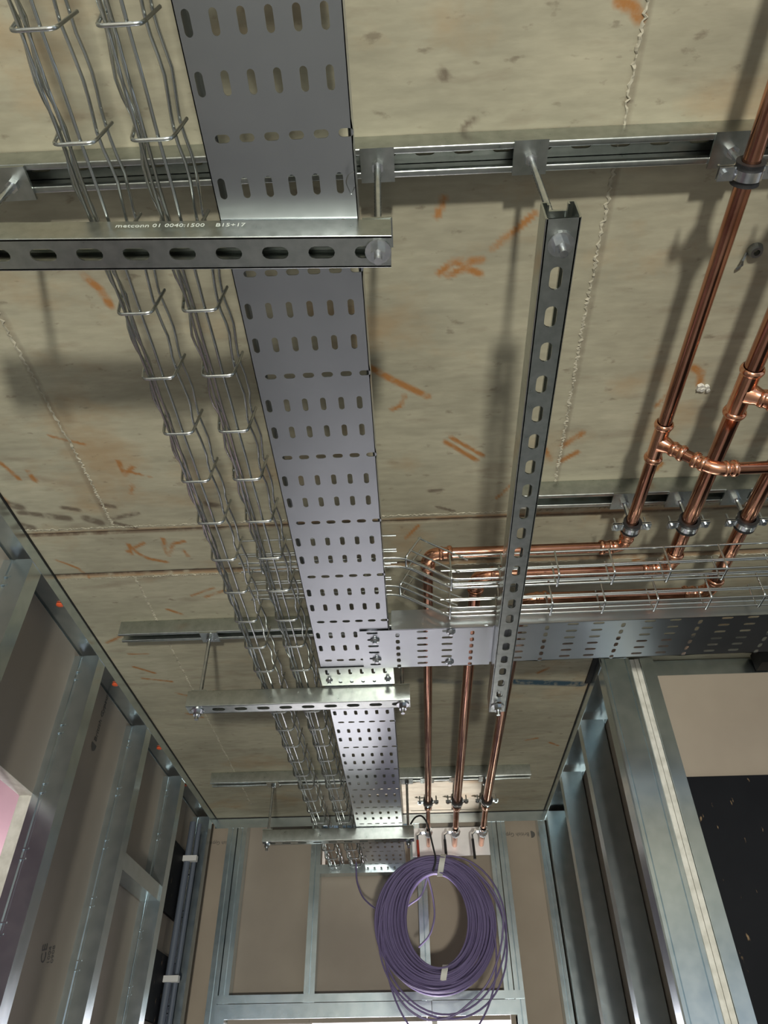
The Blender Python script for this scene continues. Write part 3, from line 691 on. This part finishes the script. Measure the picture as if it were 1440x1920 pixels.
def valve(t, p, r):
    p = Vector(p); bm = B()
    lathe(bm, p, (0, 1, 0), [(-.035, r), (-.035, r + .005), (-.02, r + .005), (-.018, r + .003), (0, r + .009), (.018, r + .003), (.02, r + .005), (.035, r + .005), (.035, r)], 8)
    v = obj('ball_valve', bm, ZINC, t)
    bm = B(); cyl(bm, p, (-1, 0, 0), 0, .030, .006, 10); cyl(bm, p, (-1, 0, 0), .026, .034, .009, 6); obj('packing_nut', bm, ZINC, v)
    bm = B(); q = p + Vector((-.032, 0, 0)); tube(bm, [q, q + Vector((-.012, -.004, -.012)), q + Vector((-.012, -.006, -.03))], .004, 6); obj('lever', bm, ZINC, v)
    return v, q
def pipe_run(xa, xc, yj, r, label, rs, tee_at=None, hd=None):
    t = thing('copper_pipe_run', (xa, 1.1, ZP), label, 'copper pipe', 'copper pipe runs')
    y0 = -.25; Rr = r * 2.4; leg = .018
    ya = y0
    if tee_at:
        seg_pipe(t, (xa, y0, ZP), (xa, tee_at - .03, ZP), r); seg_pipe(t, (xa, tee_at + .03, ZP), (xa, yj - Rr - .01, ZP), r)
    else: seg_pipe(t, (xa, y0, ZP), (xa, yj - Rr - .01, ZP), r)
    elbow(t, (xa, yj, ZP), (0, 1, 0), (-1, 0, 0), r, Rr, leg)
    seg_pipe(t, (xa - Rr - .01, yj, ZP), (xc + Rr + .01, yj, ZP), r)
    elbow(t, (xc, yj, ZP), (-1, 0, 0), (0, 1, 0), r, Rr, leg)
    seg_pipe(t, (xc, yj + Rr + .01, ZP), (xc, 2.74, ZP), r)
    reducer(t, (xc, 2.755, ZP), r, rs); 
    bm = B(); tube(bm, [(xc, 2.775, ZP), (xc, 2.96, ZP - .018)], rs, 16); smooth_auto(obj('narrow_pipe', bm, COPPER, t), 50)
    v, q = valve(t, (xc, 2.985, ZP - .022), rs)
    bm = B(); a = q + Vector((-.012, -.006, -.03)); tube(bm, [a, a + Vector((.002, -.004, -.075))], .0052, 8); lv = obj('lever_sleeve', bm, REDH if hd else RUBBER, v)
    bm = B(); tube(bm, [(xc, 3.01, ZP - .022), (xc, 3.125, ZP - .030)], rs, 16); smooth_auto(obj('narrow_pipe', bm, COPPER, t), 50)
    return t
p1 = pipe_run(.457, .046, 1.207, .0115, 'left copper pipe, the one with the lower tee and the branch bend', .008, tee_at=.905, hd=True)
p2 = pipe_run(.571, .153, 1.290, .0145, 'middle copper pipe with the upper tee at the right edge', .011, tee_at=.797)
p3 = pipe_run(.687, .262, 1.392, .0145, 'right copper pipe, mostly outside the frame at top', .011)
def branches():
    r = .0105
    br = Vector((.72, 0, -.69)).normalized(); a = Vector((.457, .905, ZP)); tee(p1, a, (0, 1, 0), br, .0115, r)
    c = a + br * .105; e = Vector((c.x, c.y, c.z))
    seg_pipe(p1, a + br * .03, c - br * .02, r, 'branch_pipe'); elbow(p1, c, br, (1, 0, 0), r, .020, .014)
    seg_pipe(p1, c + Vector((.03, 0, 0)), c + Vector((.60, 0, 0)), r, 'branch_pipe')
    r = .0125; br = Vector((.80, 0, -.60)).normalized(); a = Vector((.571, .797, ZP)); tee(p2, a, (0, 1, 0), br, .0145, r, .045)
    c = a + br * .13; seg_pipe(p2, a + br * .03, c - br * .02, r, 'branch_pipe'); elbow(p2, c, br, (1, 0, 0), r, .022, .016); seg_pipe(p2, c + Vector((.03, 0, 0)), c + Vector((.5, 0, 0)), r, 'branch_pipe')
branches()

def clamp(x, y, r, ztop, label, zc=ZP, yplate=None):
    yp = y if yplate is None else yplate
    t = thing('pipe_clamp', (x, y, ztop), label, 'pipe clamp', None)
    bm = B(); box(bm, x - .025, x + .025, yp - .024, yp + .024, ztop - .004, ztop - .0004); obj('base_plate', bm, STRUT, t)
    bm = B(); cyl(bm, (x, y, zc), (0, 0, 1), r + .005, ztop - .003 - zc, .005, 10); hexn(bm, (x, y, ztop - .013), .009, .009); obj('stem', bm, ZINC, t)
    bm = B(); a = r + .0004; b_ = r + .006
    lathe(bm, (x, y, zc), (0, 1, 0), [(-.014, a), (-.014, b_ + .001), (-.011, b_), (.011, b_), (.014, b_ + .001), (.014, a), (-.014, a)], 24); smooth_auto(obj('rubber_lining', bm, RUBBER, t), 50)
    bm = B(); lathe(bm, (x, y, zc), (0, 1, 0), [(-.0065, b_ - .001), (-.0065, b_ + .0018), (.0065, b_ + .0018), (.0065, b_ - .001)], 24)
    for s in (-1, 1):
        for dz_ in (-.0032, .0012): box(bm, min(x + s * b_, x + s * (b_ + .021)), max(x + s * b_, x + s * (b_ + .021)), y - .009, y + .009, zc + dz_, zc + dz_ + .002)
    smooth_auto(obj('clamp_band', bm, ZINC, t), 40)
    for s in (-1, 1):
        bm = B(); q = (x + s * (b_ + .013), y, zc); cyl(bm, q, (0, 0, -1), .003, .008, .0052, 10); cyl(bm, q, (0, 0, 1), -.003, .022, .0024, 8); obj('clamp_screw', bm, ZINC, t)
ZC = CE - CH
for x, r, nm in ((.457, .0115, 'left'), (.571, .0145, 'middle'), (.687, .0145, 'right')):
    clamp(x, Y1 + .004, r, ZC, {'left': 'rubber-lined clamp on the left copper pipe at the top right edge', 'middle': 'clamp on the middle copper pipe under the nearest soffit channel', 'right': 'clamp on the right copper pipe under the nearest soffit channel'}[nm])
    clamp(x + .002, Y1B + .003, r, ZC, f'rubber-lined clamp on the {nm} copper pipe just above the crossing wire baskets')
for x, r, nm in ((.046, .0115, 'left'), (.153, .0145, 'middle'), (.262, .0145, 'right')):
    clamp(x, Y3 + .03, r, ZC, f'clamp on the {nm} copper pipe at the farthest soffit channel', yplate=Y3)

# plate behind the valves
bm = B(); box(bm, -.02, .295, 3.126, 3.130, .858, .968)
tag(obj('valve_backplate', bm, noisy(mat('brushed zinc plate', (.8, .8, .8), .55, 1), (.74, .74, .76), (.84, .83, .85), 12, (.5, .6)), origin=(.14, 3.128, .86)), 'shiny flat metal plate behind the three valves on the end wall', 'plate')

# ================================================================== CABLE COIL
def coil():
    c = Vector((.060, 2.80, .560)); t = thing('cable_coil', (c.x, c.y, .34), 'large coil of purple cable hanging from the farthest channel', 'cable coil')
    n = 60
    def loop(a_, b_, ox, oz, oy, wob, ph, r=.0034, col=PURPLE):
        bm = B(); P = []
        for k in range(n):
            an = 2 * math.pi * k / n; w = 1 + wob * math.sin(2 * an + ph) + wob * .5 * math.sin(3 * an + 2 * ph)
            P.append((c.x + ox + a_ * math.cos(an) * w, c.y + oy + .008 * math.sin(an + ph), c.z + oz + b_ * math.sin(an) * w))
        tube(bm, P, r, 6, closed=True); return smooth_auto(obj('cable_loop', bm, col, t), 60)
    for i in range(95):
        f = (i + .5) / 95; f2 = f + random.uniform(-.04, .04)
        a_ = .112 + .094 * f2; b_ = .146 + .062 * f2
        top = c.z + .150 + .062 * min(1, max(0, f2 * .95)); # gathered at the tie
        oz = (.154 + .072 * f2 * .9) - b_ - .014 * f + random.uniform(-.004, .004)
        loop(a_, b_, random.uniform(-.009, .005) - .006 * f, oz, random.uniform(-.026, .026), random.uniform(0, .022), random.random() * 6)
    for (a_, b_, ox, oz) in ((.215, .235, .02, -.03), (.21, .245, .015, -.045), (.19, .27, .0, -.075)): loop(a_, b_, ox, oz, -.02, .03, random.random() * 6)
    for (u0, v0, u1, v1) in ((825, 1612, 822, 1634), (822, 1806, 820, 1832)):
        pass
    # tape labels wrapped round the bundle
    for sgn, zc, ox, hw in ((1, .738, .026, .010), (-1, .420, .012, .010)):
        bm = B(); P = []
        zc2, hh = (zc, .036) if sgn > 0 else (zc - .02, .03)
        for k in range(16):
            an = 2 * math.pi * k / 16; P.append((0, math.cos(an) * .038, math.sin(an) * hh))
        rings = [[bm.verts.new((c.x + ox + s * hw + p[2] * .25, c.y + p[1], zc2 + p[2])) for p in P] for s in (-1, 1)]
        for k in range(16): bm.faces.new((rings[0][k], rings[0][(k + 1) % 16], rings[1][(k + 1) % 16], rings[1][k]))
        smooth_auto(tag(obj('tape_label', bm, TAPE, t), 'white tape wrap'), 60)
    # black tie from rod to coil
    bm = B(); rx = at_y(770, 1545, 2.68)
    P = [rx, at_y(778, 1532, 2.70), at_y(790, 1528, 2.72), at_y(800, 1540, 2.74), at_y(806, 1562, 2.755), at_y(813, 1592, 2.755), at_y(818, 1612, 2.752), at_y(812, 1634, 2.76)]
    tube(bm, rounded(P, .03, 4), .0032, 8); smooth_auto(tag(obj('hanging_tie', bm, RUBBER, t), 'black hanging tie'), 60)
    def stray(P, r=.0033):
        bm = B(); tube(bm, rounded(P, .1, 8), r, 8); smooth_auto(obj('loose_end', bm, PURPLE, t), 60)
    stray([at_y(668, 1618, 3.10), at_y(668, 1650, 3.08), at_y(678, 1680, 3.02), at_y(695, 1698, 2.92), at_y(720, 1712, 2.82)])
    stray([at_y(800, 1635, 2.82), at_y(812, 1680, 2.84), at_y(816, 1720, 2.85), at_y(806, 1755, 2.85), at_y(785, 1776, 2.85)])
    stray([at_y(805, 1630, 2.82), at_y(792, 1680, 2.84), at_y(765, 1698, 2.86), at_y(750, 1710, 2.85)])
    stray([at_y(880, 1620, 2.78), at_y(925, 1668, 2.77), at_y(945, 1715, 2.77), at_y(940, 1780, 2.77), at_y(915, 1850, 2.77), at_y(850, 1908, 2.77), at_y(800, 1915, 2.77), at_y(760, 1890, 2.77), at_y(735, 1850, 2.78)])
coil()

# ================================================================== CONDUITS
for i, (x, y) in enumerate(((-.905, 2.985), (-.885, 3.01))):
    bm = B(); tube(bm, [(x, y, -Z0), (x, y, .93), (x + .0, y, .97)], .0125 if i == 0 else .009, 14)
    t = tag(smooth_auto(obj('conduit', bm, CONDUIT, origin=(x, y, -Z0)), 50), 'thicker grey conduit inside the left stud wall near the far corner' if i == 0 else 'thinner grey conduit beside the thicker one in the left stud wall', 'conduit')
    if i == 0:
        for z in (.83, .43):
            bm = B(); box(bm, x - .018, x + .040, y - .017, y + .005, z - .010, z + .010); tag(obj('clip', bm, CLIPW, t), 'white clip')
